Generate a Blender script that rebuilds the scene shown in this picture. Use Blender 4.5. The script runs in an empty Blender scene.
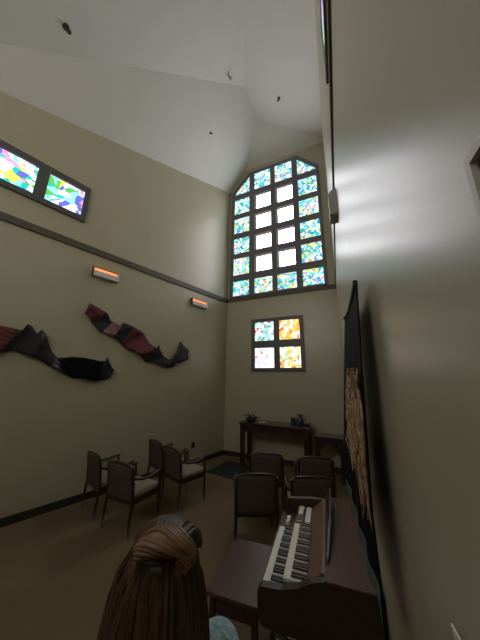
import bpy, bmesh, math, random
from mathutils import Vector, Matrix, noise
random.seed(7)
S = bpy.context.scene
COL = S.collection
rad = math.radians

# ------------------------------------------------------------------ helpers
def link(o, parent=None):
    COL.objects.link(o)
    if parent is not None:
        o.parent = parent
    return o

def obj(name, bm, m, parent=None, smooth=False, kind=None, label=None):
    me = bpy.data.meshes.new(name)
    bm.normal_update()
    bm.to_mesh(me); bm.free()
    for k in (m if isinstance(m, (list, tuple)) else [m]):
        me.materials.append(k)
    if smooth:
        for p in me.polygons: p.use_smooth = True
    o = bpy.data.objects.new(name, me)
    link(o, parent)
    if kind: o['kind'] = kind
    if label: o['label'] = label
    return o

def tag(o, label, cat, group=None):
    o['label'] = label; o['category'] = cat
    if group: o['group'] = group
    return o

def thing(name, label, cat, loc=(0, 0, 0), rotz=0, group=None):
    o = bpy.data.objects.new(name, None)
    o.empty_display_size = .1
    o.location = loc; o.rotation_euler = (0, 0, rotz)
    link(o)
    return tag(o, label, cat, group)

def dup(root, loc, rotz, label):
    r = root.copy(); link(r); r.location = loc; r.rotation_euler = (0, 0, rotz); r['label'] = label
    for ch in list(root.children):
        c = ch.copy(); link(c, r)
        for g in list(ch.children):
            link(g.copy(), c)
    return r

def B():
    return bmesh.new()

def box(bm, x0, x1, y0, y1, z0, z1, bev=0.0, mi=0):
    r = bmesh.ops.create_cube(bm, size=1)
    vs = r['verts']
    for v in vs:
        v.co = Vector((x0 + (v.co.x + .5) * (x1 - x0), y0 + (v.co.y + .5) * (y1 - y0), z0 + (v.co.z + .5) * (z1 - z0)))
    fs = list({f for v in vs for f in v.link_faces})
    for f in fs: f.material_index = mi
    if bev > 0:
        es = list({e for v in vs for e in v.link_edges})
        bmesh.ops.bevel(bm, geom=es, offset=bev, segments=2, affect='EDGES', profile=.6)
    return bm

def tube(bm, pts, rr, n=8, cap=True, sx=1.0):
    """tube along pts; rr is a radius or a list; sx flattens"""
    pts = [Vector(p) for p in pts]
    if not isinstance(rr, (list, tuple)): rr = [rr] * len(pts)
    up = None; rings = []
    for i, p in enumerate(pts):
        if i == 0: t = pts[1] - p
        elif i == len(pts) - 1: t = p - pts[i - 1]
        else: t = pts[i + 1] - pts[i - 1]
        t.normalize()
        if up is None:
            up = Vector((0, 0, 1)) if abs(t.z) < .9 else Vector((0, 1, 0))
        a = t.cross(up)
        if a.length < 1e-5: a = t.cross(Vector((1, 0, 0)))
        a.normalize(); b = a.cross(t); up = b.copy()
        rings.append([bm.verts.new(p + (a * math.cos(2 * math.pi * k / n) * sx + b * math.sin(2 * math.pi * k / n)) * rr[i]) for k in range(n)])
    for i in range(len(rings) - 1):
        for k in range(n):
            bm.faces.new((rings[i][k], rings[i][(k + 1) % n], rings[i + 1][(k + 1) % n], rings[i + 1][k]))
    if cap:
        bm.faces.new(rings[0]); bm.faces.new(rings[-1][::-1])
    return bm

def lathe(bm, prof, n=20, c=(0, 0, 0), mat=None):
    """prof = [(r, z)...]"""
    rings = []
    for r, z in prof:
        rings.append([bm.verts.new((c[0] + r * math.cos(2 * math.pi * k / n), c[1] + r * math.sin(2 * math.pi * k / n), c[2] + z)) for k in range(n)])
    for i in range(len(rings) - 1):
        for k in range(n):
            bm.faces.new((rings[i][k], rings[i][(k + 1) % n], rings[i + 1][(k + 1) % n], rings[i + 1][k]))
    bm.faces.new(rings[0][::-1]); bm.faces.new(rings[-1])
    return bm

def prism(bm, poly, f, t0, t1):
    """poly = 2D outline, f(a, b, t) -> Vector; extruded from t0 to t1"""
    a = [bm.verts.new(f(x, y, t0)) for x, y in poly]
    b = [bm.verts.new(f(x, y, t1)) for x, y in poly]
    n = len(poly)
    bm.faces.new(a); bm.faces.new(b[::-1])
    for i in range(n):
        bm.faces.new((a[i], b[i], b[(i + 1) % n], a[(i + 1) % n]))
    bmesh.ops.recalc_face_normals(bm, faces=bm.faces[:])
    return bm

def ellipsoid(bm, c, r, seg=20, rings=14, rot=None):
    m = Matrix.Translation(Vector(c)) @ (rot if rot else Matrix.Identity(4)) @ Matrix.Diagonal((r[0], r[1], r[2], 1))
    bmesh.ops.create_uvsphere(bm, u_segments=seg, v_segments=rings, radius=1, matrix=m)
    return bm

def remeshed(bm, voxel, smooth=4):
    """fuse overlapping closed pieces into one continuous surface; returns a bmesh"""
    me = bpy.data.meshes.new('fuse'); bm.to_mesh(me); bm.free()
    o = bpy.data.objects.new('fuse', me); link(o)
    md = o.modifiers.new('r', 'REMESH'); md.mode = 'VOXEL'; md.voxel_size = voxel
    if smooth:
        sm = o.modifiers.new('s', 'SMOOTH'); sm.factor = .5; sm.iterations = smooth
    dg = bpy.context.evaluated_depsgraph_get()
    ev = o.evaluated_get(dg)
    m2 = ev.to_mesh()
    out = bmesh.new(); out.from_mesh(m2)
    ev.to_mesh_clear()
    bpy.data.objects.remove(o); bpy.data.meshes.remove(me)
    return out

# ------------------------------------------------------------------ materials
def mat(name, col, rough=.6, spec=.5, metal=0, noise_amt=0, noise_scale=8, bump=0, bump_scale=60, col2=None, stretch=None, coat=0):
    m = bpy.data.materials.new(name); m.use_nodes = True
    nt = m.node_tree; b = nt.nodes['Principled BSDF']
    b.inputs['Roughness'].default_value = rough
    b.inputs['Specular IOR Level'].default_value = spec
    b.inputs['Metallic'].default_value = metal
    b.inputs['Coat Weight'].default_value = coat
    b.inputs['Base Color'].default_value = (*col, 1)
    tc = nt.nodes.new('ShaderNodeTexCoord'); mp = nt.nodes.new('ShaderNodeMapping')
    nt.links.new(tc.outputs['Object'], mp.inputs['Vector'])
    if stretch: mp.inputs['Scale'].default_value = stretch
    if noise_amt or col2:
        n = nt.nodes.new('ShaderNodeTexNoise'); n.inputs['Scale'].default_value = noise_scale; n.inputs['Detail'].default_value = 5
        nt.links.new(mp.outputs[0], n.inputs['Vector'])
        r = nt.nodes.new('ShaderNodeValToRGB')
        c2 = col2 if col2 else tuple(min(1, c * (1 + noise_amt)) for c in col)
        c1 = col if col2 else tuple(c * (1 - noise_amt) for c in col)
        r.color_ramp.elements[0].position = .3; r.color_ramp.elements[1].position = .7
        r.color_ramp.elements[0].color = (*c1, 1); r.color_ramp.elements[1].color = (*c2, 1)
        nt.links.new(n.outputs['Fac'], r.inputs[0]); nt.links.new(r.outputs[0], b.inputs['Base Color'])
    if bump:
        n2 = nt.nodes.new('ShaderNodeTexNoise'); n2.inputs['Scale'].default_value = bump_scale; n2.inputs['Detail'].default_value = 3
        nt.links.new(mp.outputs[0], n2.inputs['Vector'])
        bp = nt.nodes.new('ShaderNodeBump'); bp.inputs['Strength'].default_value = bump; bp.inputs['Distance'].default_value = .01
        nt.links.new(n2.outputs['Fac'], bp.inputs['Height']); nt.links.new(bp.outputs[0], b.inputs['Normal'])
    return m

def glow(name, col, strength, base=(.5, .5, .5)):
    m = bpy.data.materials.new(name); m.use_nodes = True
    b = m.node_tree.nodes['Principled BSDF']
    b.inputs['Base Color'].default_value = (*base, 1)
    b.inputs['Emission Color'].default_value = (*col, 1); b.inputs['Emission Strength'].default_value = strength
    b.inputs['Roughness'].default_value = .3
    return m

def stained(name, palette, strength, scale=9.0, seed=0.0):
    """leaded coloured glass with daylight behind it: random facets of the palette"""
    m = bpy.data.materials.new(name); m.use_nodes = True
    nt = m.node_tree; b = nt.nodes['Principled BSDF']
    tc = nt.nodes.new('ShaderNodeTexCoord'); mp = nt.nodes.new('ShaderNodeMapping')
    mp.inputs['Location'].default_value = (seed, seed * .7, seed * 1.3)
    nt.links.new(tc.outputs['Object'], mp.inputs['Vector'])
    nz = nt.nodes.new('ShaderNodeTexNoise'); nz.inputs['Scale'].default_value = 5
    nt.links.new(mp.outputs[0], nz.inputs['Vector'])
    mx = nt.nodes.new('ShaderNodeMix'); mx.data_type = 'RGBA'; mx.inputs['Factor'].default_value = .22
    nt.links.new(mp.outputs[0], mx.inputs['A']); nt.links.new(nz.outputs['Color'], mx.inputs['B'])
    v = nt.nodes.new('ShaderNodeTexVoronoi'); v.inputs['Scale'].default_value = scale
    nt.links.new(mx.outputs['Result'], v.inputs['Vector'])
    sp = nt.nodes.new('ShaderNodeSeparateColor'); nt.links.new(v.outputs['Color'], sp.inputs[0])
    r = nt.nodes.new('ShaderNodeValToRGB'); cr = r.color_ramp; cr.interpolation = 'CONSTANT'
    tot = sum(w for w, _ in palette); acc = 0
    while len(cr.elements) > 1: cr.elements.remove(cr.elements[-1])
    for i, (w, c) in enumerate(palette):
        e = cr.elements[0] if i == 0 else cr.elements.new(acc / tot)
        e.position = acc / tot; e.color = (*c, 1); acc += w
    nt.links.new(sp.outputs[0], r.inputs[0])
    ve = nt.nodes.new('ShaderNodeTexVoronoi'); ve.feature = 'DISTANCE_TO_EDGE'; ve.inputs['Scale'].default_value = scale
    nt.links.new(mx.outputs['Result'], ve.inputs['Vector'])
    mt = nt.nodes.new('ShaderNodeMapRange'); mt.inputs['From Min'].default_value = .0; mt.inputs['From Max'].default_value = .035
    mt.inputs['To Min'].default_value = .4; mt.inputs['To Max'].default_value = 1
    nt.links.new(ve.outputs['Distance'], mt.inputs['Value'])
    ml = nt.nodes.new('ShaderNodeMath'); ml.operation = 'MULTIPLY'; ml.inputs[1].default_value = strength
    nt.links.new(mt.outputs[0], ml.inputs[0])
    nt.links.new(r.outputs[0], b.inputs['Base Color']); nt.links.new(r.outputs[0], b.inputs['Emission Color'])
    nt.links.new(ml.outputs[0], b.inputs['Emission Strength'])
    b.inputs['Roughness'].default_value = .2
    return m

def striped(name, c1, c2, scale=30, axis='Z', rough=.7, dist=2.0, rot=(0, 0, 0)):
    m = bpy.data.materials.new(name); m.use_nodes = True
    nt = m.node_tree; b = nt.nodes['Principled BSDF']; b.inputs['Roughness'].default_value = rough
    tc = nt.nodes.new('ShaderNodeTexCoord'); mp = nt.nodes.new('ShaderNodeMapping'); mp.inputs['Rotation'].default_value = rot
    nt.links.new(tc.outputs['Object'], mp.inputs['Vector'])
    w = nt.nodes.new('ShaderNodeTexWave'); w.bands_direction = axis; w.inputs['Scale'].default_value = scale
    w.inputs['Distortion'].default_value = dist; w.inputs['Detail'].default_value = 2
    nt.links.new(mp.outputs[0], w.inputs['Vector'])
    r = nt.nodes.new('ShaderNodeValToRGB')
    r.color_ramp.elements[0].position = .35; r.color_ramp.elements[1].position = .65
    r.color_ramp.elements[0].color = (*c1, 1); r.color_ramp.elements[1].color = (*c2, 1)
    nt.links.new(w.outputs['Fac'], r.inputs[0]); nt.links.new(r.outputs[0], b.inputs['Base Color'])
    return m

M_WALL = mat('khaki_wall_paint', (.44, .40, .285), rough=.37, spec=.95, noise_amt=.02, noise_scale=3, bump=.03, bump_scale=25)
M_CEIL = mat('white_ceiling_paint', (.62, .61, .57), rough=.75, noise_amt=.015, noise_scale=2)
M_CARPET = mat('brown_carpet', (.155, .112, .066), rough=.95, spec=.1, col2=(.21, .155, .092), noise_scale=1.3, bump=.5, bump_scale=250)
M_TRIM = mat('taupe_trim_paint', (.10, .085, .065), rough=.5)
M_BASE = mat('dark_baseboard', (.035, .026, .022), rough=.5)
M_FRAME = mat('bloom_tinted_frame', (.15, .145, .165), rough=.45)  # haze around the bright panes partly painted in: lighter and bluer
M_FRAME2 = mat('charcoal_window_frame', (.10, .10, .10), rough=.45)
M_SASH = mat('pale_window_sash', (.66, .60, .66), rough=.5)
M_WOOD = mat('dark_walnut_wood', (.035, .018, .014), rough=.32, noise_amt=.25, noise_scale=6, stretch=(1, 8, 8), coat=.25)
M_ORGAN = mat('reddish_walnut_wood', (.08, .03, .019), rough=.42, spec=.35, noise_amt=.25, noise_scale=5, stretch=(9, 1, 9), coat=0)
M_ORGAN_D = mat('dark_walnut_panel', (.035, .018, .015), rough=.4, noise_amt=.2, noise_scale=5, stretch=(1, 9, 9))
M_CHAIR = mat('chair_frame_wood', (.028, .014, .011), rough=.28, noise_amt=.2, noise_scale=6, coat=.3)
M_BACK = mat('shaded_brown_upholstery', (.085, .062, .054), rough=.9, spec=.2, noise_amt=.12, noise_scale=60, bump=.3, bump_scale=300)  # back fabric, darkened in colour for the shade it stands in
M_SEAT = mat('top_lit_beige_upholstery', (.36, .32, .26), rough=.9, spec=.2, noise_amt=.1, noise_scale=50, bump=.3, bump_scale=300)  # seat fabric, light from above put into its paler colour
M_IVORY = mat('ivory_key', (.78, .75, .68), rough=.25)
M_EBONY = mat('black_key', (.012, .012, .013), rough=.25)
M_GREY = mat('grey_fixture', (.34, .34, .34), rough=.5)
M_WHITE = mat('white_fixture', (.7, .67, .64), rough=.5)
M_BLACK = mat('black_fabric', (.007, .0065, .008), rough=.9, spec=.1, noise_amt=.3, noise_scale=15)
M_MAT = mat('dark_teal_mat', (.03, .042, .042), rough=.95, spec=.1, noise_amt=.2, noise_scale=40)
M_CHROME = mat('steel', (.5, .5, .5), rough=.3, metal=1)
M_DARKMET = mat('dark_metal', (.03, .03, .03), rough=.4, metal=.3)
M_CLEAR = glow('daylit_clear_glass', (.95, .94, 1.0), 8.8, (.9, .9, .9))
WHT = (.88, .95, 1.0)
PAL_BIG = [(24, WHT), (16, (.02, .55, .55)), (9, (.25, .85, .9)), (8, (.03, .35, .22)), (7, (.12, .25, .75)), (6, (.85, .8, .15)), (5, (.75, .35, .55)), (4, (.45, .75, .25)), (8, (.6, .75, .95)), (3, (.85, .4, .1)), (6, (.02, .3, .4))]
PAL_SIDE = [(26, (1, .97, 1)), (14, (.01, .55, .5)), (8, (.85, .72, .12)), (8, (.8, .35, .62)), (7, (.12, .15, .65)), (8, (.3, .8, .75)), (5, (.1, .5, .1)), (7, (.65, .65, .9))]
PAL_TL = [(26, (.9, .97, 1)), (10, (.15, .5, .8)), (8, (.03, .4, .25)), (6, (.75, .04, .05)), (8, (.4, .8, .85)), (6, (.45, .5, .75)), (4, (.4, .6, .2))]
PAL_TR = [(22, (.95, .42, .05)), (13, (.95, .70, .2)), (9, (1, .95, .75)), (10, (.85, .2, .04)), (5, (.8, .75, .1)), (6, (.6, .8, .85)), (5, (.5, .12, .04))]
PAL_BL = [(34, (.95, .94, 1)), (8, (.75, .62, .85)), (8, (.5, .65, .9)), (6, (.9, .65, .62)), (5, (.55, .5, .55)), (3, (.7, .25, .2))]
PAL_BR = [(22, (1, .93, .85)), (14, (.95, .5, .12)), (8, (.85, .15, .06)), (6, (.95, .75, .2)), (6, (.3, .6, .25)), (8, (.65, .7, .95)), (4, (.5, .3, .15))]
G_BIG = stained('stained_glass_blue_green', PAL_BIG, .95, 21)
G_SIDE = stained('stained_glass_teal_pink', PAL_SIDE, .95, 12, 3.1)
G_TL = stained('stained_glass_blue_red', PAL_TL, 1.05, 18, 1.7)
G_TR = stained('stained_glass_amber', PAL_TR, 1.0, 15, 2.2)
G_BL = stained('stained_glass_lilac', PAL_BL, 1.05, 19, 7.9)
G_BR = stained('stained_glass_orange', PAL_BR, 1.05, 17, 9.4)
M_LAMP = glow('orange_lamp_glow', (1.0, .22, .07), 1.1, (.8, .4, .2))

# ------------------------------------------------------------------ the room
D = 6.229
XC, WC = -3.35, -.205
PHI, PSI = rad(14.67), rad(3.2)
YR = -2.6                                                     # rear wall, behind the camera
DL = Vector((math.sin(PHI), math.cos(PHI), 0)); NL = Vector((math.cos(PHI), -math.sin(PHI), 0))
CL = Vector((XC, D, 0))
DR = Vector((-math.sin(PSI), math.cos(PSI), 0)); NR = Vector((math.cos(PSI), math.sin(PSI), 0))
CR = Vector((WC, D, 0))
def WL(s, z, d=0.0):   # on the left wall: s metres from the back corner, d out into the room
    return CL - DL * s + NL * d + Vector((0, 0, z))
def WR(u, z, d=0.0):   # on the right wall: u along it, d out into the room
    return CR + DR * (u - CR.dot(DR)) - NR * d + Vector((0, 0, z))
def WB(x, z, d=0.0):   # on the back wall
    return Vector((x, D - d, z))
SR0 = CR.dot(DR)

bm = B()
foot = [(XC, D), (WC, D), (WC + (D - YR) * math.tan(PSI), YR), (XC - (D - YR) * math.tan(PHI), YR)]
prism(bm, foot, lambda a, b, t: Vector((a, b, t)), 0, 16)
def cut(a, b, c):     # keep z below a*x + b*y + c
    n = Vector((-a, -b, 1)).normalized()
    r = bmesh.ops.bisect_plane(bm, geom=bm.verts[:] + bm.edges[:] + bm.faces[:], plane_co=(0, 0, c), plane_no=n, clear_outer=True)
    ed = [e for e in bm.edges if len(e.link_faces) == 1]
    bmesh.ops.edgeloop_fill(bm, edges=ed)
cut(1.2417, .0319, 12.261)
cut(-.4524, .0264, 8.852)
cut(0, -1.0, 9.05 + D)
cut(.563, .461, 8.987)
bmesh.ops.recalc_face_normals(bm, faces=bm.faces[:])
groups = {}
for f in bm.faces:
    n = f.normal; c = f.calc_center_median()
    if n.z < -.9: k = 'floor'
    elif n.z > .1: k = 'ceiling'
    elif n.y > .9: k = 'wall_back'
    elif n.y < -.9: k = 'wall_rear'
    elif n.x > 0: k = 'wall_right'
    else: k = 'wall_left'
    groups.setdefault(k, []).append([v.co.copy() for v in f.verts])
bm.free()
for k, polys in groups.items():
    b2 = B()
    for p in polys:
        b2.faces.new([b2.verts.new(v) for v in p][::-1])
    bmesh.ops.remove_doubles(b2, verts=b2.verts[:], dist=1e-4)
    o = obj(k, b2, {'floor': M_CARPET, 'ceiling': M_CEIL}.get(k, M_WALL), kind='structure')
    # give the shell real thickness, outwards
    md = o.modifiers.new('thickness', 'SOLIDIFY'); md.thickness = .15; md.offset = -1

def bar(f, a0, a1, z0, z1, d0, d1):
    b = B(); prism(b, [(a0, z0), (a1, z0), (a1, z1), (a0, z1)], lambda a, z, t: f(a, z, t), d0, d1); return b
obj('trim_left', bar(WL, -.0, 8.6, 4.25, 4.37, .0, .035), M_TRIM, kind='structure')
obj('trim_right', bar(WR, -2.2, SR0, 4.25, 4.37, .0, .02), M_TRIM, kind='structure')
obj('trim_back', bar(WB, XC + .02, WC - .02, 4.27, 4.37, .0, .035), M_TRIM, kind='structure')
obj('baseboard_left', bar(WL, 0, 8.6, 0, .11, 0, .02), M_BASE, kind='structure')
obj('baseboard_right', bar(WR, -2.2, SR0, 0, .11, 0, .015), M_BASE, kind='structure')
obj('baseboard_back', bar(WB, XC + .01, WC - .01, 0, .11, 0, .02), M_BASE, kind='structure')

# --- windows
def rects(f, rs, d0, d1, clip=None):
    b = B()
    for r in rs:
        x0, x1, z0, z1 = r[:4]
        prism(b, [(x0, z0), (x1, z0), (x1, z1), (x0, z1)], lambda a, z, t: f(a, z, t), d0, d1)
    return b
XL_, XR_, ZB, ZS, ZT, CH = -3.262, -.39, 4.37, 8.214, 8.848, .625
cols = [(-3.16, -2.615), (-2.445, -1.885), (-1.735, -1.185), (-1.02, -.475)]
rows = [(4.43, 4.91), (5.12, 5.69), (5.86, 6.41), (6.595, 7.155), (7.325, 7.905), (8.10, 8.755)]
def chamfer_cut(b, inset):
    """clip the two upper corners of a back-wall mesh along the window's chamfers"""
    for sx, x0 in ((-1, XL_), (1, XR_)):
        n = Vector((sx * (ZT - ZS), 0, CH)).normalized()
        co = Vector((x0, D, ZS)) - n * inset
        bmesh.ops.bisect_plane(b, geom=b.verts[:] + b.edges[:] + b.faces[:], plane_co=co, plane_no=n, clear_outer=True)
        ed = [e for e in b.edges if len(e.link_faces) == 1]
        if ed: bmesh.ops.holes_fill(b, edges=ed)
    return b
b = B()
xs = [XL_] + [v for c in cols for v in c] + [XR_]
zs = [ZB] + [v for r in rows for v in r] + [ZT]
for i in range(0, 10, 2):
    box(b, xs[i], xs[i + 1], D - .06, D, ZB, ZT)
for i in range(0, 14, 2):
    for c in cols:
        box(b, c[0], c[1], D - .055, D, zs[i], zs[i + 1])
chamfer_cut(b, 0)
bb = B()   # the slanted bars that close the clipped corners
for sx, x0 in ((1, XL_), (-1, XR_)):
    prism(bb, [(x0, ZS), (x0 + sx * CH, ZT), (x0 + sx * (CH + .06), ZT - .09), (x0 + sx * .06, ZS - .09)], lambda a, z, t: WB(a, z, t), .001, .062)
tmp = bpy.data.meshes.new('t'); bb.to_mesh(tmp); bb.free(); b.from_mesh(tmp); bpy.data.meshes.remove(tmp)
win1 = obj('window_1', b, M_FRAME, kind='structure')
st = [(c[0], c[1], r[0], r[1]) for i, c in enumerate(cols) for j, r in enumerate(rows) if not (i in (1, 2) and 1 <= j <= 4)]
obj('stained_panes', chamfer_cut(rects(WB, st, .012, .024), .07), G_BIG, win1)
cl = [(c[0] + .075, c[1] - .015, r[0] + .02, r[1] - .085) for i, c in enumerate(cols) for j, r in enumerate(rows) if (i in (1, 2) and 1 <= j <= 4)]
obj('clear_panes', rects(WB, cl, .012, .024), M_CLEAR, win1)
b = B()
for i, c in enumerate(cols):
    for j, r in enumerate(rows):
        if i in (1, 2) and 1 <= j <= 4:
            for x0, x1, z0, z1 in ((c[0], c[0] + .075, r[0], r[1]), (c[1] - .015, c[1], r[0], r[1]), (c[0] + .075, c[1] - .015, r[0], r[0] + .02), (c[0] + .075, c[1] - .015, r[1] - .085, r[1])):
                box(b, x0, x1, D - .04, D - .002, z0, z1)
obj('pale_sash', b, M_SASH, win1)

b = B()
xs = [-2.534, -2.434, -1.879, -1.723, -1.173, -1.081]; zs = [2.17, 2.267, 2.808, 3.007, 3.54, 3.637]
for i in (0, 2, 4): box(b, xs[i], xs[i + 1], D - .05, D, zs[0], zs[5])
for i in (0, 2, 4):
    for j in (1, 3): box(b, xs[j], xs[j + 1], D - .048, D, zs[i], zs[i + 1])
win2 = obj('window_2', b, M_FRAME2, kind='structure')
for g, i, j, nm in ((G_BL, 1, 1, 'lilac'), (G_BR, 3, 1, 'orange'), (G_TL, 1, 3, 'blue'), (G_TR, 3, 3, 'amber')):
    obj(nm + '_pane', rects(WB, [(xs[i], xs[i + 1], zs[j], zs[j + 1])], .012, .024), g, win2, label=nm + ' stained glass pane')

def side_window(name, f, s_start, sgn, depth):
    n = 4; pitch = .70
    b = B()
    def rc(a0, a1, z0, z1, d1): prism(b, [(a0, z0), (a1, z0), (a1, z1), (a0, z1)], lambda a, z, t: f(s_start + sgn * a, z, t), 0, d1)
    L = .085 + n * pitch - .155 + .085
    rc(0, L, 4.79, 4.885, depth); rc(0, L, 5.415, 5.533, depth)
    panes = []
    rc(0, .085, 4.885, 5.415, depth)
    for k in range(n):
        a = .085 + k * pitch
        panes.append((a, a + pitch - .155))
        rc(a + pitch - .155, a + pitch if k < n - 1 else L, 4.885, 5.415, depth)
    w = obj(name, b, M_FRAME2, kind='structure')
    pb = B()
    for a0, a1 in panes:
        prism(pb, [(a0, 4.885), (a1, 4.885), (a1, 5.415), (a0, 5.415)], lambda a, z, t: f(s_start + sgn * a, z, t), .006, .012)
    obj('stained_panes', pb, G_SIDE, w)
# made-up window in the rear wall, added as fill light behind the camera
b = B(); pb = B()
RX = [-4.3 + .62 * k for k in range(7)]
for k in range(7): box(b, RX[k] - .05, RX[k] + .05, YR, YR + .06, 4.35, 5.85)
for z0, z1 in ((4.35, 4.45), (5.05, 5.13), (5.75, 5.85)):
    for k in range(6): box(b, RX[k] + .05, RX[k + 1] - .05, YR, YR + .055, z0, z1)
for z0, z1 in ((4.45, 5.05), (5.13, 5.75)):
    for k in range(6): box(pb, RX[k] + .05, RX[k + 1] - .05, YR + .01, YR + .02, z0, z1)
w_fill = obj('fill_light_window', b, M_FRAME, kind='structure')
obj('clear_panes', pb, glow('fill_light_glass', (1.0, .96, .88), 4.6, (.9, .9, .9)), w_fill)  # glowing panes of the added fill light
side_window('window_3', WL, 4.06, 1, .05)
side_window('window_4', WR, SR0 - 4.34, -1, .022)

# ------------------------------------------------------------------ camera
FW = Vector((-.41192612, .87812639, .24333293)); RT = Vector((.90675835, .42140998, .01424477)); UP = Vector((.09003422, -.22651196, .96983822))
cd = bpy.data.cameras.new('camera'); cam = bpy.data.objects.new('camera', cd); link(cam)
cam.matrix_world = Matrix(((RT.x, UP.x, -FW.x, 0), (RT.y, UP.y, -FW.y, 0), (RT.z, UP.z, -FW.z, 1.95), (0, 0, 0, 1)))
cd.sensor_fit = 'VERTICAL'; cd.sensor_height = 24; cd.lens = 238 / 640 * 24; cd.clip_start = .02
S.camera = cam
CAMP = Vector((0, 0, 1.95))

# ------------------------------------------------------------------ chairs
def make_chair(loc, rotz, label):
    t = thing('armchair', label, 'chair', loc, rotz, 'upholstered armchairs facing the altar')
    W = .25
    for s in (-1, 1):      # rear legs run up into the back stiles
        b = B(); tube(b, [(s * W, -.27, 0), (s * W, -.25, .2), (s * W, -.235, .40), (s * W, -.25, .60), (s * W, -.28, .785)], [.015, .019, .021, .019, .016], 8)
        obj('rear_leg', b, M_CHAIR, t, True)
        b = B(); tube(b, [(s * W, .24, 0), (s * W, .235, .2), (s * W, .23, .42), (s * W, .215, .60), (s * W, .20, .635)], [.013, .018, .02, .017, .014], 8)
        obj('front_leg', b, M_CHAIR, t, True)
        b = B(); tube(b, [(s * W, -.25, .66), (s * (W + .015), -.13, .625), (s * (W + .02), .02, .615), (s * (W + .015), .14, .635), (s * W, .235, .65)], [.016, .018, .02, .021, .017], 8, sx=1.2)
        obj('arm', b, M_CHAIR, t, True)
    b = B(); tube(b, [(-W, -.28, .78), (-W + .03, -.284, .81), (-.12, -.288, .823), (0, -.29, .826), (.12, -.288, .823), (W - .03, -.284, .81), (W, -.28, .78)], .0155, 8)
    obj('top_rail', b, M_CHAIR, t, True)
    # upholstered back: a curved padded panel
    b = B(); nx, nz = 10, 8; grid = {}
    for side in (0, 1):
        for i in range(nx + 1):
            for k in range(nz + 1):
                x = -W + .012 + (2 * W - .024) * i / nx; q = k / nz
                z = .36 + q * (.455 if 0 < i < nx else .425)
                y = -.235 - .052 * q ** 1.6
                puff = .02 * (1 - abs(2 * i / nx - 1) ** 4) * (1 - abs(2 * q - 1) ** 4) + .008
                grid[side, i, k] = b.verts.new((x, y + (puff if side else -puff), z))
    for side in (0, 1):
        for i in range(nx):
            for k in range(nz):
                f = [grid[side, i, k], grid[side, i + 1, k], grid[side, i + 1, k + 1], grid[side, i, k + 1]]
                b.faces.new(f if side == 0 else f[::-1])
    edge = [(i, 0) for i in range(nx)] + [(nx, k) for k in range(nz)] + [(i, nz) for i in range(nx, 0, -1)] + [(0, k) for k in range(nz, 0, -1)]
    for e in range(len(edge)):
        a, c = edge[e], edge[(e + 1) % len(edge)]
        b.faces.new((grid[0, a[0], a[1]], grid[1, a[0], a[1]], grid[1, c[0], c[1]], grid[0, c[0], c[1]]))
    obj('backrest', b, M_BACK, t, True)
    b = B(); box(b, -W + .005, W - .005, -.225, .25, .405, .475, .025)
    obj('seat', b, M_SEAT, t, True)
    b = B(); box(b, -W, W, .215, .24, .35, .405); box(b, -W, W, -.25, -.23, .35, .405)
    box(b, -W - .008, -W + .012, -.24, .235, .35, .405); box(b, W - .012, W + .008, -.24, .235, .35, .405)
    obj('seat_rail', b, M_CHAIR, t)
    return t
chairs = [  # x, y of the top of the back, turn, label
    (-3.0, 2.62, -2, 'armchair nearest the person on the left side, its back towards the viewer'),
    (-3.73, 2.74, -16, 'leftmost armchair of all, standing by the left wall baseboard'),
    (-2.86, 3.50, -19, 'armchair of the farther left row on the aisle side, before the dark teal mat'),
    (-3.45, 3.74, -20, 'armchair nearest left wall in the farther left row, partly hidden behind its neighbour'),
    (-1.195, 3.10, 26, 'armchair just beyond the organ bench, its whole back in view'),
    (-.56, 3.32, 23, 'armchair just beyond the far end of the organ, lower back hidden by the organ'),
    (-1.37, 3.97, 17, 'armchair of the farther right row on the aisle side, in front of the altar table'),
    (-.635, 4.13, 18, 'armchair of the farther right row in front of the arched side table'),
]
proto = None
for x, y, a, lab in chairs:
    th = rad(a)
    loc = (x - math.sin(th) * .28, y + math.cos(th) * .28, 0)
    if proto is None: proto = make_chair(loc, th, lab)
    else: dup(proto, loc, th, lab)

# ------------------------------------------------------------------ organ (local x towards the right wall, y along it)
PO = rad(5.7)
NO = Vector((math.cos(PO), math.sin(PO), 0)); DO = Vector((-math.sin(PO), math.cos(PO), 0))
KO = .3935
def opos(u, v): return DO * u + NO * (KO - v)
org = thing('spinet_organ', 'brown wooden spinet organ with two keyboards by the right wall', 'organ', opos(2.1, .53), PO)
def ob(bm_, v0, v1, u0, u1, z0, z1, bev=0): # box in organ terms
    return box(bm_, .53 - v1, .53 - v0, u0 - 2.1, u1 - 2.1, z0, z1, bev)
def oprof(poly, u0, u1):   # poly of (v, z), extruded along u
    b = B(); prism(b, poly, lambda v, z, t: Vector((.53 - v, t - 2.1, z)), u0, u1); return b
UN, UF, TOP = 1.70, 2.74, .88      # near end, far end, height
END = [(.20, 0), (.55, 0), (.55, .58), (.83, .58), (.86, .61), (.86, .745), (.84, .765), (.72, .775), (.62, .805), (.55, .845), (.49, .865), (.20, .865)]
obj('end_panel', oprof(END, UN, UN + .05), M_ORGAN_D, org)
FEND = [(.20, 0), (.55, 0), (.55, .58), (.83, .58), (.86, .61), (.86, .80), (.82, .835), (.72, .845), (.62, .86), (.49, .865), (.20, .865)]
obj('end_panel', oprof(FEND, UF - .05, UF), M_ORGAN_D, org)
b = B(); ob(b, .19, .475, UN - .01, UF + .01, .865, TOP, .004)
obj('top_board', b, M_ORGAN, org)
b = B(); ob(b, .20, .215, UN + .05, UF - .05, .05, .865)
obj('rear_panel', b, M_ORGAN_D, org)
b = B(); ob(b, .50, .52, UN + .05, UF - .05, .05, .68)
obj('knee_panel', b, M_ORGAN_D, org)
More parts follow.
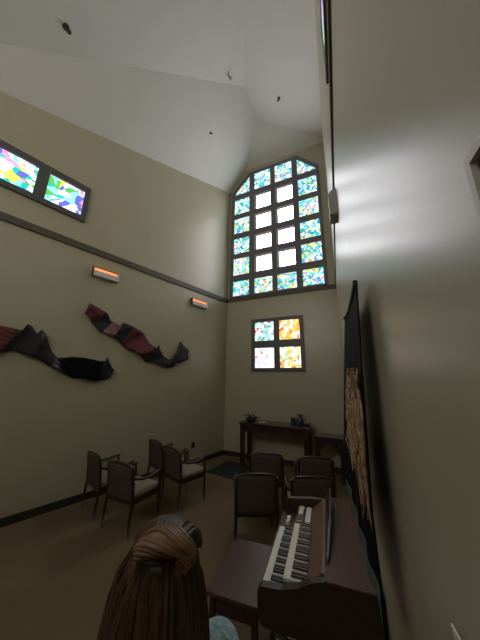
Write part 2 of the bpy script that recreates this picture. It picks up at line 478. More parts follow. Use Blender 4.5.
b = B(); ob(b, .215, .86, UN + .05, UF - .05, .58, .685); ob(b, .848, .86, UN + .05, UF - .05, .685, .735)
obj('key_bed', b, M_ORGAN_D, org)
obj('backboard', oprof([(.575, .79), (.585, .79), (.49, TOP - .002), (.46, TOP - .002)], UN + .05, UF - .05), mat('lit_walnut_panel', (.20, .115, .09), rough=.28, noise_amt=.2, noise_scale=6, stretch=(9, 1, 9)), org)  # light on the sloping board painted in as paler wood
def manual(name, v0, v1, z, u0):
    """44 keys: 26 white ones, 18 black ones"""
    n = 26; w = .0235
    rail = B(); ob(rail, v0, v1, u0, u0 + n * w, z - .055, z - .022)
    r = obj(name, rail, M_ORGAN_D, org)
    for i in range(n):
        b = B(); ob(b, v0 + .001, v1, u0 + i * w + .0008, u0 + (i + 1) * w - .0008, z - .02, z, .0015)
        obj('white_key', b, M_IVORY, r)
    for i in range(n - 1):
        if (i % 7) in (0, 1, 3, 4, 5):
            b = B(); ob(b, v0, v1 - .045, u0 + (i + 1) * w - .008, u0 + (i + 1) * w + .008, z, z + .012, .002)
            obj('black_key', b, M_EBONY, r)
    return r
manual('lower_manual', .722, .845, .745, UN + .075)
manual('upper_manual', .58, .718, .79, UN + .075)
K1 = UN + .075 + 26 * .0235
b = B(); ob(b, .58, .845, UN + .05, UN + .073, .685, .745, .004); ob(b, .58, .718, UN + .05, UN + .073, .745, .785, .004)
obj('cheek_block', b, M_ORGAN_D, org)
b = B(); ob(b, .58, .845, K1 + .002, UF - .05, .685, .735, .004); ob(b, .58, .718, K1 + .002, UF - .05, .735, .785, .004)
cb = obj('control_block', b, M_ORGAN_D, org)
for k in range(2):
    b = B(); ob(b, .66 - .065 * k, .705 - .065 * k, K1 + .03, UF - .07, .785, .798, .003); obj('tab_rail', b, M_IVORY, cb)
for k in range(4):
    b = B(); ob(b, .663, .70, K1 + .035 + k * .045, K1 + .065 + k * .045, .798, .812, .003); obj('stop_tab', b, M_EBONY if k < 2 else M_IVORY, cb)
for k in range(2):
    b = B(); ob(b, .77, .80, K1 + .05 + .06 * k, K1 + .09 + .06 * k, .735, .765, .004); obj('stop_tab', b, M_IVORY, cb)
# folding music rack leaning back on the top board
b = B()
prism(b, [(UN + .12, 0), (UF - .03, 0), (UF - .03, .10), (UF - .10, .112), (UN + .5, .095), (UN + .15, .02)], lambda u, h, t: Vector((.53 - (.47 - t - .35 * h), u - 2.1, TOP + h * .94)), 0, .014)
obj('music_rack', b, M_ORGAN_D, org)
b = B()
for k in range(13):
    ob(b, .56, .885 if k % 2 == 0 else .80, UN + .2 + k * .045, UN + .22 + k * .045, .05, .075, .004)
obj('pedalboard', b, M_WOOD, org)
b = B(); prism(b, [(.53, .10), (.62, .06), (.62, .075), (.53, .17)], lambda v, z, t: Vector((.53 - v, t - 2.1, z)), UF - .25, UF - .16)
obj('expression_pedal', b, M_CHROME, org)

bench = thing('organ_bench', 'low dark walnut bench in front of the organ keyboards', 'bench', opos(2.17, 1.085), PO)
def bb_(b, v0, v1, u0, u1, z0, z1, bev=0): return box(b, 1.085 - v1, 1.085 - v0, u0 - 2.17, u1 - 2.17, z0, z1, bev)
b = B(); bb_(b, .90, 1.28, 1.88, 2.50, .495, .52, .005); obj('bench_top', b, mat('bench_walnut_wood', (.07, .032, .026), rough=.3, noise_amt=.2, noise_scale=5, stretch=(9, 1, 9), coat=0), bench)
b = B(); bb_(b, .925, .945, 1.90, 2.45, .40, .495); bb_(b, 1.225, 1.245, 1.90, 2.45, .40, .495); bb_(b, .945, 1.225, 1.90, 1.92, .40, .495); bb_(b, .945, 1.225, 2.43, 2.45, .40, .495)
obj('apron', b, M_WOOD, bench)
for v0 in (.915, 1.215):
    for u0 in (1.885, 2.425):
        b = B(); bb_(b, v0, v0 + .04, u0, u0 + .04, 0, .495, .004); obj('leg', b, M_WOOD, bench)

# ------------------------------------------------------------------ altar table, side table, mat
t = thing('altar_table', 'long dark wooden altar table against back wall under the small window', 'table', (-1.79, 5.86, 0))
b = B(); box(b, -.83, .83, -.28, .28, .925, .96, .008); obj('tabletop', b, M_WOOD, t)
b = B(); box(b, -.78, .78, -.24, -.215, .76, .925); box(b, -.78, .78, .215, .24, .76, .925); box(b, -.78, -.755, -.215, .215, .76, .925); box(b, .755, .78, -.215, .215, .76, .925)
obj('apron', b, M_WOOD, t)
for sx in (-1, 1):
    for sy in (-1, 1):
        b = B(); x, y = sx * .745, sy * .21
        for (h0, h1, z0, z1) in ((.038, .052, 0, .80),):
            r = bmesh.ops.create_cube(b, size=1)
            for v in r['verts']:
                top = v.co.z > 0; h = h1 if top else h0
                v.co = Vector((x + (h if v.co.x > 0 else -h), y + (h if v.co.y > 0 else -h), .925 if top else 0))
        obj('leg', b, M_WOOD, t)

t = thing('side_table', 'low dark side table with an arched opening beside the altar table', 'table', (-.57, 5.86, 0))
b = B(); box(b, -.31, .27, -.22, .22, .79, .815, .006); obj('tabletop', b, M_WOOD, t)
b = B()
arch = [(-.30, 0), (-.22, 0), (-.22, .42)] + [(-.02 + .20 * -math.cos(a), .42 + .25 * math.sin(a)) for a in [math.pi * k / 12 for k in range(0, 13)]] + [(.18, 0), (.26, 0), (.26, .79), (-.30, .79)]
prism(b, arch, lambda x, z, q: Vector((x, q, z)), -.205, -.18); obj('arched_front', b, M_WOOD, t)
for x0 in (-.30, .24):
    b = B(); box(b, x0, x0 + .045 * (1 if x0 < 0 else .5), .16, .20, 0, .79); obj('leg', b, M_WOOD, t)
    b = B(); box(b, x0, x0 + .02, -.18, .16, .70, .79); obj('side_rail', b, M_WOOD, t)

b = B(); box(b, -.36, .36, -.42, .42, 0, .02, .006)
o = obj('floor_mat', b, M_MAT); o.location = (-2.68, 5.33, 0); o.rotation_euler = (0, 0, rad(-8))
tag(o, 'dark teal mat on the carpet near the back left corner', 'mat')

# ------------------------------------------------------------------ things on the altar table
t = thing('flower_arrangement', 'small low flower arrangement with pale petals at left end of altar table', 'flowers', (-2.38, 5.80, .96)); t.scale = (1.4, 1.4, 1.25)
b = B(); lathe(b, [(.05, 0), (.06, .005), (.09, .03), (.10, .06), (.085, .06), (.06, .03)], 18); obj('bowl', b, M_EBONY, t, True)
b = B()
for k in range(34):
    a = random.uniform(0, 6.28); L = random.uniform(.08, .17)
    p0 = Vector((0, 0, .05)); p2 = Vector((math.cos(a) * L, math.sin(a) * L * .7, .05 + random.uniform(.0, .07)))
    p1 = (p0 + p2) / 2 + Vector((0, 0, .04))
    tube(b, [p0, p1, p2], [.004, .010, .002], 5, sx=.4)
obj('leaves', b, mat('dark_leaf', (.03, .045, .022), rough=.6), t)
M_PETAL = mat('pale_petal', (.78, .66, .60), rough=.7)
for k in range(7):
    a = k * .9; r = .05 + .05 * (k % 3)
    c = Vector((math.cos(a) * r, math.sin(a) * r * .7, .095 + .015 * (k % 2)))
    b = B()
    for j in range(6):
        q = j * 1.047
        ellipsoid(b, c + Vector((math.cos(q) * .014, math.sin(q) * .014, 0)), (.014, .009, .006), 8, 6, Matrix.Rotation(q, 4, 'Z'))
    obj('blossom', b, M_PETAL, t, True)
b = B(); lathe(b, [(.05, 0), (.08, .006), (.085, .012), (.078, .012), (.05, .006)], 20)
o = obj('plate', b, M_WHITE, None, True); o.location = (-2.08, 5.80, .96); tag(o, 'small pale plate beside the flower arrangement on the altar table', 'plate')
t = thing('pitcher', 'dark blue pitcher with narrow neck at right end of altar table', 'pitcher', (-1.20, 5.84, .96)); t.scale = (1.15, 1.15, 1.12)
M_BLUE = mat('dark_blue_glaze', (.035, .055, .085), rough=.25)
b = B(); lathe(b, [(.05, 0), (.065, .01), (.078, .07), (.068, .13), (.042, .17), (.048, .215), (.042, .215), (.036, .17)], 20); obj('body', b, M_BLUE, t, True)
b = B(); tube(b, [(.045, 0, .195), (.10, 0, .19), (.115, 0, .14), (.075, 0, .09)], .008, 8); obj('handle', b, M_BLUE, t, True)
t = thing('book', 'dark blue book standing upright just left of the dark blue pitcher', 'book', (-1.345, 5.83, .96), rad(12))
b = B(); box(b, -.055, .055, -.022, -.017, 0, .16); box(b, -.055, .055, .017, .022, 0, .16); box(b, -.058, -.055, -.022, .022, 0, .16); obj('cover', b, mat('navy_cloth', (.02, .026, .045), rough=.7), t)
b = B(); box(b, -.054, .05, -.016, .016, .004, .156); obj('pages', b, M_WHITE, t)
t = thing('wooden_box', 'small dark brown box right of the dark blue pitcher on the altar', 'box', (-1.03, 5.80, .96))
b = B(); box(b, -.07, .07, -.06, .06, 0, .075, .004); obj('body', b, M_WOOD, t)
b = B(); box(b, -.074, .074, -.064, .064, .076, .10, .005); obj('lid', b, M_WOOD, t)

# ------------------------------------------------------------------ fabric ribbons on the left wall
def ribbon(name, label, upper, lower, pieces, bumps):
    """upper / lower edge of the hanging as (s, z) lists from far end to near end; pieces = (from, to, name, material) along it"""
    def samp(L, q):
        seg = [math.dist(L[i], L[i + 1]) for i in range(len(L) - 1)]; T = sum(seg); d = q * T
        for i, s_ in enumerate(seg):
            if d <= s_ or i == len(seg) - 1:
                f = d / s_ if s_ else 0
                return (L[i][0] + (L[i + 1][0] - L[i][0]) * f, L[i][1] + (L[i + 1][1] - L[i][1]) * f)
            d -= s_
    root = thing(name, label, 'wall hanging', (0, 0, 0))
    c0 = samp(upper, .5); base = WL(c0[0], c0[1], 0); root.location = base
    N, K = 90, 8
    for a0, a1, nm, m in pieces:
        b = B(); n = max(4, int(N * (a1 - a0))); g = []
        for i in range(n + 1):
            q = a0 + (a1 - a0) * i / n
            u_, l_ = samp(upper, q), samp(lower, q); row = []
            for k in range(K + 1):
                w = k / K
                s = u_[0] + (l_[0] - u_[0]) * w; z = u_[1] + (l_[1] - u_[1]) * w
                d = .055 + .035 * math.sin(q * bumps * 6.283 + w * 2.2) + .012 * math.sin(q * 71 + w * 5) + .02 * noise.noise((q * 9, w * 3, bumps))
                row.append(WL(s, z, max(.012, d)) - base)
            g.append([b.verts.new(p) for p in row])
        for i in range(n):
            for k in range(K):
                b.faces.new((g[i][k], g[i + 1][k], g[i + 1][k + 1], g[i][k + 1]))
        o = obj(nm, b, m, root, True)
        md = o.modifiers.new('cloth', 'SOLIDIFY'); md.thickness = .006
    return root
M_RED = striped('red_striped_cloth', (.17, .022, .022), (.05, .012, .014), 5.5, 'DIAGONAL', rot=(0, .9, .3))
M_RED2 = mat('dark_red_print', (.04, .012, .016), rough=.8, col2=(.16, .03, .035), noise_scale=16)
M_NAVY = mat('black_navy_cloth', (.010, .010, .015), rough=.75, noise_amt=.4, noise_scale=14)
M_PINK = mat('dusty_pink_cloth', (.19, .095, .10), rough=.7, noise_amt=.4, noise_scale=18)
M_SHEEN = mat('charcoal_sheen_cloth', (.022, .022, .027), rough=.42, noise_amt=.4, noise_scale=9)
ribbon('fabric_wall_hanging', 'draped black ribbon hanging with red end, at left edge of left wall',
       [(5.30, 2.66), (4.86, 2.66), (4.572, 2.618), (4.524, 2.736), (4.46, 2.71), (4.391, 2.60), (4.335, 2.674), (4.255, 2.54), (4.16, 2.36), (4.06, 2.244), (3.855, 2.285), (3.642, 2.284), (3.45, 2.24), (3.337, 2.252), (3.313, 2.328), (3.22, 2.20), (3.171, 2.10)],
       [(5.30, 2.25), (4.74, 2.271), (4.598, 2.328), (4.523, 2.283), (4.34, 2.238), (4.25, 2.18), (4.157, 2.118), (3.983, 2.031), (3.80, 1.938), (3.602, 1.924), (3.54, 1.90), (3.47, 1.89), (3.27, 1.909), (3.21, 1.95), (3.19, 2.0), (3.18, 2.05), (3.165, 2.09)],
       [(0, .245, 'red_panel', M_RED), (.245, .42, 'black_panel', M_NAVY), (.42, .60, 'sheen_panel', M_SHEEN), (.60, .86, 'black_panel', M_BLACK), (.86, 1, 'end_panel', M_NAVY)], 5)
ribbon('fabric_wall_hanging', 'draped ribbon hanging with red striped middle, below the two lit sconces',
       [(3.758, 3.258), (3.58, 3.20), (3.429, 3.141), (3.338, 3.02), (3.138, 2.957), (3.107, 3.024), (2.86, 2.96), (2.617, 2.875), (2.502, 2.694), (2.322, 2.583), (2.283, 2.677), (2.161, 2.487), (1.966, 2.367), (1.80, 2.50), (1.761, 2.60), (1.704, 2.843), (1.58, 2.76), (1.445, 2.651)],
       [(3.808, 3.056), (3.70, 2.98), (3.649, 2.92), (3.52, 2.792), (3.35, 2.74), (3.198, 2.686), (3.06, 2.58), (2.937, 2.498), (2.70, 2.43), (2.60, 2.34), (2.523, 2.286), (2.288, 2.279), (2.079, 2.192), (1.90, 2.20), (1.80, 2.24), (1.736, 2.30), (1.60, 2.36), (1.455, 2.403)],
       [(0, .10, 'red_print_panel', M_RED2), (.10, .17, 'navy_panel', M_NAVY), (.17, .25, 'pink_panel', M_PINK), (.25, .32, 'navy_panel', M_NAVY), (.32, .53, 'red_striped_panel', M_RED), (.53, .85, 'black_panel', M_NAVY), (.85, 1, 'end_panel', M_SHEEN)], 4)

# ------------------------------------------------------------------ sconces
def sconce(name, label, f, a0, a1, z0, group, dep=.10):
    c = f((a0 + a1) / 2, z0, 0)
    t = thing(name, label, 'wall lamp', c, 0, group)
    def bx(lo, hi, zl, zh, d0, d1):
        b = B(); prism(b, [(lo, zl), (hi, zl), (hi, zh), (lo, zh)], lambda a, z, q: f(a, z, q) - c, d0, d1); return b
    obj('back_plate', bx(a0, a1, z0, z0 + .20, 0, .012), M_TRIM, t)
    b = B(); prism(b, [(0.012, z0), (dep, z0), (dep, z0 + .10), (dep - .012, z0 + .10), (dep - .012, z0 + .012), (.012, z0 + .012)], lambda d, z, q: f(q, z, d) - c, a0 + .01, a1 - .01)
    obj('trough', b, M_WHITE, t)
    e0, e1 = min(a0, a1), max(a0, a1)
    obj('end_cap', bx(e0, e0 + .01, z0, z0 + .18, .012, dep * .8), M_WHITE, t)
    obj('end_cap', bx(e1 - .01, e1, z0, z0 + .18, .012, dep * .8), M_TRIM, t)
    obj('lamp_tube', bx(e0 + .03, e1 - .03, z0 + .115, z0 + .165, .014, .05), M_LAMP, t)
    return t
sconce('wall_sconce', 'lit orange wall sconce on left wall nearer the stained side window', WL, 3.32, 3.79, 3.81, 'wall sconces on the left wall')
sconce('wall_sconce', 'lit orange wall sconce on left wall nearer the back corner', WL, .90, 1.435, 3.84, 'wall sconces on the left wall')
c = WR(2.05, 3.80)
t = thing('wall_box', 'grey box fixture high on the right wall under the dark trim', 'wall lamp', c)
b = B(); prism(b, [(0, 3.74), (.08, 3.74), (.08, 4.0), (.03, 4.07), (0, 4.07)], lambda d, z, q: WR(q, z, d) - c, 2.47, 2.66); obj('housing', b, M_GREY, t)
b = B(); prism(b, [(.08, 3.735), (.084, 3.735), (.084, 4.005), (.08, 4.005)], lambda d, z, q: WR(q, z, d) - c, 2.465, 2.665); obj('front_lip', b, M_WHITE, t)

c = WR(.1, 2.1)
t = thing('wall_plaque', 'dark grey plaque with pale edge on the right wall, cut by right edge of picture', 'plaque', c)
def rbox(u0, u1, z0, z1, d0, d1):
    b = B(); prism(b, [(u0, z0), (u1, z0), (u1, z1), (u0, z1)], lambda u, z, q: WR(u, z, q) - c, d0, d1); return b
obj('panel', rbox(-.1, .212, 1.86, 2.122, 0, .026), mat('charcoal_panel', (.10, .10, .10), rough=.5), t)
for nm, q in (('side', (.212, .219, 1.86, 2.13)), ('top', (-.1, .212, 2.122, 2.13)), ('bottom', (-.1, .212, 1.852, 1.86))):
    obj('frame_bar', rbox(*q, 0, .031), M_WHITE, t)

# a sheet corner
b = B(); prism(b, [(.50, 1.60), (.545, 1.60), (.50, 1.50), (.30, 1.45), (.30, 1.58)], lambda u, z, q: WR(u, z, q + .05 * max(0, (u - .4))), .004, .007)
o = obj('paper_sheet', b, M_WHITE); tag(o, 'white paper sheet corner on the right wall at bottom right of picture', 'paper')

# dark wall outlet
t = thing('wall_outlet', 'small dark outlet low on left wall near back corner', 'outlet', WL(1.08, .42))
c = WL(1.08, .42)
b = B(); prism(b, [(1.035, .36), (1.125, .36), (1.125, .49), (1.035, .49)], lambda a, z, q: WL(a, z, q) - c, 0, .008); obj('cover_plate', b, M_DARKMET, t)
for zz in (.39, .44):
    b = B(); prism(b, [(1.06, zz), (1.10, zz), (1.10, zz + .03), (1.06, zz + .03)], lambda a, z, q: WL(a, z, q) - c, .008, .012); obj('socket', b, M_EBONY, t)

# ------------------------------------------------------------------ ceiling spots / sprinklers
PL = {'A': (1.2417, .0319, 12.261), 'C': (-.4524, .0264, 8.852), 'B': (.563, .461, 8.987)}
def on_ceiling(px, py, k):
    d = FW + RT * ((px - 240) / 238) - UP * ((py - 320) / 238); a, b_, c_ = PL[k]
    q = (c_ - 1.95) / (d.z - a * d.x - b_ * d.y); return CAMP + d * q, Vector((-a, -b_, 1)).normalized()
for px, py, k, m, sc, lab in ((66, 27, 'B', M_DARKMET, .7, 'dark ceiling spotlight nearest the camera, above the left side window'),
                              (228, 75, 'B', M_GREY, .85, 'pale grey ceiling sprinkler near the middle of the vault'),
                              (279, 98, 'C', M_DARKMET, .55, 'small dark ceiling sprinkler above the tall window'),
                              (210.5, 133, 'A', M_DARKMET, .45, 'small dark ceiling sprinkler near top of left wall')):
    p, n = on_ceiling(px, py, k)
    t = thing('ceiling_spot', lab, 'ceiling fixture', p, 0, 'ceiling fixtures')
    t.rotation_euler = n.to_track_quat('Z', 'Y').to_euler()
    b = B(); lathe(b, [(.07 * sc, -.012 * sc), (.075 * sc, 0)], 16); obj('flange', b, M_WHITE if m is M_GREY else m, t, False)
    b = B(); lathe(b, [(.02 * sc, -.15 * sc), (.05 * sc, -.15 * sc), (.05 * sc, -.135 * sc), (.022 * sc, -.10 * sc), (.022 * sc, -.012 * sc)], 14); obj('head', b, m, t, True)

# ------------------------------------------------------------------ banner on the right wall
c = WR(1.45, 2.38)
ban = thing('wall_banner', 'black fabric banner with golden brown strands hanging on the right wall', 'banner', c)
U0, U1, ZT0, ZB0 = 1.0, 1.9, 2.345, 1.26
def bpt(p, w, off=0):   # p 0..1 near->far, w 0..1 top->bottom
    u = U0 + (U1 - U0) * p
    vt = .043 + .016 * p
    bulge = (.026 + .046 * p) * min(1, max(0, w) / .75) ** .9
    zt = ZT0 + .06 * p - .03 * math.sin(math.pi * p)
    return WR(u, zt + (ZB0 + .02 * p - zt) * w, vt + bulge + .006 * math.sin(p * 25 + w * 3) * (w + .15) + off) - c
b = B(); NP, NW = 36, 30; g = [[b.verts.new(bpt(i / NP, j / NW)) for j in range(NW + 1)] for i in range(NP + 1)]
for i in range(NP):
    for j in range(NW):
        b.faces.new((g[i][j], g[i + 1][j], g[i + 1][j + 1], g[i][j + 1]))
o = obj('fabric', b, M_BLACK, ban, True); md = o.modifiers.new('t', 'SOLIDIFY'); md.thickness = .004
b = B()
for i in range(24):
    p0, p1 = i / 24, (i + 1) / 24
    q = [bpt(p0, .955, .004), bpt(p1, .955, .004), bpt(p1, 1.0, .004), bpt(p0, 1.0, .004)]
    q2 = [bpt(p0, .955, .009), bpt(p1, .955, .009), bpt(p1, 1.0, .009), bpt(p0, 1.0, .009)]
    a_ = [b.verts.new(x) for x in q]; b_ = [b.verts.new(x) for x in q2]
    b.faces.new(a_); b.faces.new(b_[::-1])
    for k in range(4): b.faces.new((a_[k], b_[k], b_[(k + 1) % 4], a_[(k + 1) % 4]))
obj('hem', b, mat('grey_green_hem', (.075, .08, .065), rough=.8), ban)
b = B(); tube(b, [bpt(.03, -.005, .002), bpt(.25, -.005, .002), bpt(.5, -.005, .002), bpt(.75, -.005, .002), bpt(1.02, -.005, .002)], .009, 10); obj('rod', b, M_DARKMET, ban, True)
for p in (1.0,):
    b = B(); ellipsoid(b, bpt(p, -.005, .002), (.010, .010, .010), 12, 8); obj('finial', b, M_DARKMET, ban, True)
M_GOLD = mat('golden_brown_strands', (.10, .045, .025), rough=.6, col2=(.55, .34, .2), noise_scale=55, stretch=(1, 1, .25))
b = B()
for k in range(150):   # a sheaf of strands sewn on the cloth
    p = random.uniform(.04, .66); w0 = random.uniform(.30, .56); L = random.uniform(.10, .30)
    pts = []
    for j in range(5):
        w = min(.93, w0 + L * j / 4)
        pts.append(bpt(p + .09 * math.sin(j * 1.3 + k) * (1 - abs(p - .5)), w, .006 + .010 * math.sin(j / 4 * math.pi) * random.random()))
    tube(b, pts, [.003, .006, .007, .005, .0015], 5, sx=.9)
obj('golden_strands', b, M_GOLD, ban, True)

# ------------------------------------------------------------------ the person in front of the camera
FA = rad(58)                       # facing, turned left of the depth axis
fx = Vector((-math.sin(FA), math.cos(FA), 0)); rx = Vector((math.cos(FA), math.sin(FA), 0))
HC = Vector((-.474, .585, 1.472))  # middle of the head
PB = Vector((HC.x, HC.y, 0)) - fx * .03
per = thing('person', 'person with long brown hair and pale blue lace top seen from behind', 'person', PB)
def L(r, f, z): return rx * r + fx * f + Vector((0, 0, z))     # right, forward, up (metres) from the feet
FH = rad(27)                       # the head is turned back towards the window
hf = Vector((-math.sin(FH), math.cos(FH), 0)); hr = Vector((math.cos(FH), math.sin(FH), 0))
def LH(r, f, z): return Vector((HC.x, HC.y, 0)) - PB + hr * r + hf * (f - .03) + Vector((0, 0, z))
def rh(): return Matrix.Rotation(FH, 4, 'Z')
def cap(b, pts, rr, n=14, sx=1):
    tube(b, pts, rr, n, True, sx)
    for p, r in zip(pts, rr): ellipsoid(b, p, (r, r, r), 14, 10)
def rz(): return Matrix.Rotation(FA, 4, 'Z')
b = B()
hz = HC.z
ellipsoid(b, LH(0, .03, hz + .012), (.074, .092, .098), 24, 18, rh())        # skull
ellipsoid(b, LH(0, .062, hz - .048), (.055, .058, .062), 20, 14, rh())       # jaw
ellipsoid(b, LH(0, .108, hz - .078), (.022, .018, .018), 12, 8, rh())        # chin
ellipsoid(b, LH(0, .126, hz - .022), (.013, .018, .018), 12, 8, rh())        # nose
tube(b, [LH(0, .118, hz + .012), LH(0, .126, hz - .02)], [.008, .011], 8)
for s in (-1, 1):
    ellipsoid(b, LH(s * .076, .025, hz - .012), (.010, .020, .031), 12, 8, rh())
    ellipsoid(b, LH(s * .034, .098, hz - .030), (.020, .018, .018), 10, 8, rh())
ellipsoid(b, LH(0, .116, hz - .054), (.022, .010, .007), 12, 8, rh())
cap(b, [LH(0, .015, hz - .06), L(0, .0, 1.31)], [.047, .052])            # neck
cap(b, [L(-.13, -.005, 1.285), L(0, -.008, 1.285), L(.13, -.005, 1.285)], [.052, .07, .052])
ellipsoid(b, L(0, .005, 1.14), (.145, .095, .16), 24, 16, rz())
ellipsoid(b, L(0, .005, .98), (.125, .088, .15), 24, 16, rz())
ellipsoid(b, L(0, 0, .83), (.158, .105, .13), 24, 16, rz())
for s in (-1, 1):
    cap(b, [L(s * .08, .0, .78), L(s * .085, .01, .43), L(s * .09, -.01, .07)], [.078, .052, .034])
    cap(b, [L(s * .09, -.015, .045), L(s * .10, .06, .03), L(s * .11, .13, .022)], [.035, .032, .022])
    cap(b, [L(s * .142, -.005, 1.275), L(s * .205, -.02, .99), L(s * .215, .05, .765)], [.046, .036, .024])
    hand = L(s * .213, .068, .70)
    ellipsoid(b, hand, (.018, .034, .044), 14, 10, rz())
    for k in range(4):
        ff = -.024 + k * .0165 + .068; ln = (.052, .064, .068, .06)[k]
        p0 = L(s * .213, ff, .675)
        tube(b, [p0, L(s * .211, ff, .675 - ln * .55), L(s * .203, ff + .004, .675 - ln)], [.0085, .008, .0065], 8)
        ellipsoid(b, L(s * .203, ff + .004, .675 - ln), (.0065,) * 3, 8, 6)
    tube(b, [L(s * .208, .095, .715), L(s * .203, .118, .69), L(s * .2, .122, .665)], [.012, .010, .008], 8)
    ellipsoid(b, L(s * .2, .122, .665), (.008,) * 3, 8, 6)
M_SKIN = mat('skin', (.55, .33, .24), rough=.5, noise_amt=.05, noise_scale=12)
obj('body', remeshed(b, .0055, 3), M_SKIN, per, True)
# clothes
b = B()
cap(b, [L(-.14, -.005, 1.288), L(0, -.008, 1.285), L(.14, -.005, 1.288)], [.060, .076, .060])
ellipsoid(b, L(0, .005, 1.14), (.155, .105, .17), 24, 16, rz()); ellipsoid(b, L(0, .005, .98), (.137, .10, .16), 24, 16, rz())
ellipsoid(b, L(0, 0, .86), (.168, .115, .12), 24, 16, rz())
for s in (-1, 1): cap(b, [L(s * .142, -.005, 1.285), L(s * .195, -.015, 1.08)], [.056, .052])
M_LACE = mat('pale_blue_lace', (.26, .50, .63), rough=.8, col2=(.66, .86, .93), noise_scale=70, bump=.8, bump_scale=110)
bl = obj('blouse', remeshed(b, .009, 3), M_LACE, per, True)
b = B()
ellipsoid(b, L(0, 0, .80), (.166, .113, .11), 24, 16, rz())
for s in (-1, 1): cap(b, [L(s * .08, .0, .77), L(s * .085, .01, .43), L(s * .09, -.01, .12)], [.088, .065, .055])
obj('trousers', remeshed(b, .009, 3), mat('dark_denim', (.03, .035, .05), rough=.85), per, True)
for s in (-1, 1):
    b = B(); cap(b, [L(s * .09, -.02, .05), L(s * .10, .06, .04), L(s * .11, .135, .032)], [.046, .042, .032])
    box(b, 0, .001, 0, .001, .02, .021)
    obj('shoe', remeshed(b, .006, 3), M_EBONY, per, True)
for s in (-1, 1):
    b = B(); ellipsoid(b, LH(s * .030, .111, hz + .008), (.013, .010, .008), 12, 8, rh()); e_ = obj('eye', b, M_WHITE, per, True)
    b = B(); ellipsoid(b, LH(s * .030, .119, hz + .008), (.0055, .0035, .0055), 10, 8, rh()); obj('iris', b, M_EBONY, e_, True)
b = B(); ellipsoid(b, LH(0, .122, hz - .054), (.021, .008, .006), 12, 8, rh()); obj('lips', b, mat('lips', (.4, .15, .13), rough=.4), per, True)
# hair: a cap, long strands down the back, and a gathered puff at the crown
M_HAIR = mat('brown_hair', (.035, .018, .010), rough=.45, spec=.4, col2=(.095, .048, .026), noise_scale=45, stretch=(1.4, 1.4, .12))
b = B()
ellipsoid(b, LH(0, .005, hz + .022), (.093, .106, .103), 26, 20, rh())
ellipsoid(b, LH(0, -.035, hz - .03), (.10, .075, .10), 24, 18, rh())
ellipsoid(b, LH(0, -.055, hz - .17), (.118, .055, .18), 24, 18, rh())
ellipsoid(b, LH(0, -.07, hz - .33), (.118, .040, .17), 24, 18, rh())
hb = remeshed(b, .008, 6)
# carve the face opening
for v in list(hb.verts):
    p = v.co; f_ = (p - LH(0, .03, 0)).dot(hf) + .03; z_ = p.z - hz
    if f_ > .045 and z_ < .055: v.co -= hf * (f_ - .045) * .96
for v in hb.verts:
    nn = noise.noise((v.co.x * 60, v.co.y * 60, v.co.z * 5)); v.co += v.normal * nn * .004
hair = obj('hair', hb, M_HAIR, per, True)
def strand(b, pts, r0, n=5):
    k = len(pts); tube(b, pts, [r0 * (.25 if i == 0 else .7 + .6 * math.sin(math.pi * (i + .3) / (k))) for i in range(k - 1)] + [r0 * .25], n)
b = B()
random.seed(11)
for k in range(420):
    a = random.uniform(-1.5, 1.5)                       # angle round the back of the head, 0 = straight back
    r_ = math.sin(a); bk = -math.cos(a)
    z0 = hz + random.uniform(.02, .10); pts = []
    zend = hz - random.uniform(.30, .46)
    for j in range(11):
        q = j / 10; z = z0 + (zend - z0) * q; dz = z - hz
        wid = .095 + .028 * min(1, max(0, (.05 - dz) / .22)); dep = .098 + .012 * min(1, max(0, -dz / .1))
        if dz > .02: sh = math.sqrt(max(.05, 1 - ((dz - .02) / .112) ** 2)); wid *= sh; dep *= sh
        w_ = .004 * math.sin(q * 9 + k)
        k_ = (.80, .95)[j] if j < 2 else 1; wid *= k_; dep *= k_
        pts.append(LH(r_ * (wid + .004) + w_, bk * dep - .004 + .02 * max(0, -dz - .12) + (-.012 if dz < -.1 else 0) + w_ * .5, z))
    strand(b, pts, random.uniform(.0028, .0052))
for k in range(120):                                # hair drawn through the clip and falling down the middle
    a = random.uniform(-1, 1); pts = []
    zend = hz - random.uniform(.22, .42)
    for j in range(11):
        q = j / 10; z = hz + .095 + (zend - hz - .095) * q; dz = z - hz
        pts.append(LH(a * (.035 + .06 * q ** .8) + .004 * math.sin(q * 8 + k), -.083 - .032 * math.sin(min(1, q * 2.2) * 1.57) + .010 * a * a + .02 * max(0, -dz - .12), z))
    strand(b, pts, random.uniform(.003, .0055))
obj('loose_strands', b, M_HAIR, hair, True)
M_PUFF = mat('window_lit_hair', (.11, .052, .026), rough=.36, col2=(.26, .14, .075), noise_scale=40, stretch=(.3, .3, 1.2))  # window light on the puff painted in as a lighter brown
b = B()
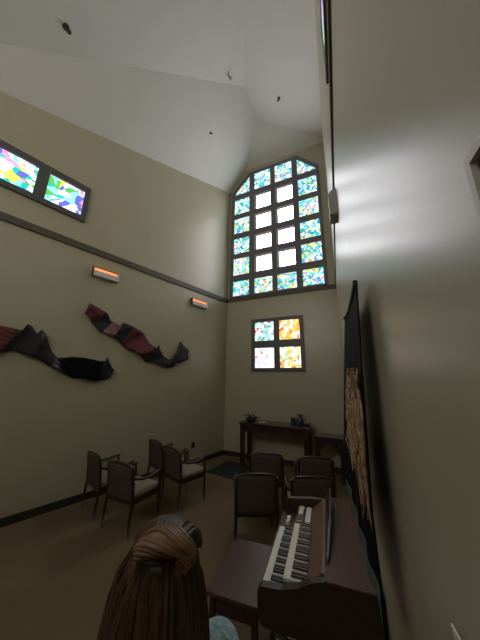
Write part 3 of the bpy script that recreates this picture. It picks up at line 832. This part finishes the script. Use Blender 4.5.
for k in range(170):    # strands combed back over the crown into the clip, slightly raised
    s0 = random.uniform(-.085, .085); lift = random.uniform(.0, .012)
    pts = []
    for j in range(10):
        q = j / 9; th_ = .35 + q * 1.85                                  # from forehead over the top to the back
        x = s0 * (1 - .55 * q ** 2)
        rr_ = .102 + lift - .02 * (abs(s0) / .085) ** 2
        pts.append(LH(x, math.cos(th_) * rr_ * .98 + .004, hz + .014 + math.sin(th_) * rr_ - 2.2 * x * x))
    strand(b, pts, random.uniform(.004, .007))
obj('crown_hair', b, M_HAIR, hair, True)
b = B()
for k in range(150):    # the gathered puff: a loose twist lying across the crown
    ph = random.uniform(0, 6.28); R_ = random.uniform(.010, .034); tw = random.uniform(1.6, 2.6)
    pts = []
    for j in range(12):
        q = j / 11; a = ph + q * tw
        x = -.05 + .135 * q
        env = math.sin(math.pi * min(1, .12 + q * .86)) ** .6
        pts.append(LH(x, -.052 + math.cos(a) * R_ * env * .9 - .018 * q, hz + .108 + .012 * math.sin(q * 3.1) - .35 * (x - .01) ** 2 / .05 * .25 + math.sin(a) * R_ * env * .72 + .010 * q))
    # the right-hand end curls back under
    pts.append(LH(.086, -.078, hz + .102 + random.uniform(-.008, .008))); pts.append(LH(.060 + random.uniform(-.012, .012), -.094, hz + .094 + random.uniform(-.012, .012)))
    strand(b, pts, random.uniform(.003, .0055))
obj('hair_puff', b, M_PUFF, hair, True)
b = B(); box(b, -.012, .012, -.004, .004, -.004, .004, .002)
cl_ = obj('hair_clip', b, mat('clip', (.06, .065, .06), rough=.3, metal=.4), hair); cl_.location = LH(.012, -.101, hz + .096); cl_.rotation_euler = (-.3, 0, FH)

# ------------------------------------------------------------------ light
w = bpy.data.worlds.new('world'); S.world = w; w.use_nodes = True
w.node_tree.nodes['Background'].inputs[0].default_value = (.75, .85, 1, 1); w.node_tree.nodes['Background'].inputs[1].default_value = .5

vs_ = S.view_settings
vs_.view_transform = 'Standard'; vs_.look = 'None'; vs_.gamma = 1; vs_.use_curve_mapping = False; vs_.exposure = 0.38
S.cycles.max_bounces = 10; S.cycles.diffuse_bounces = 7; S.cycles.use_denoising = True
S.cycles.caustics_reflective = False; S.cycles.caustics_refractive = False
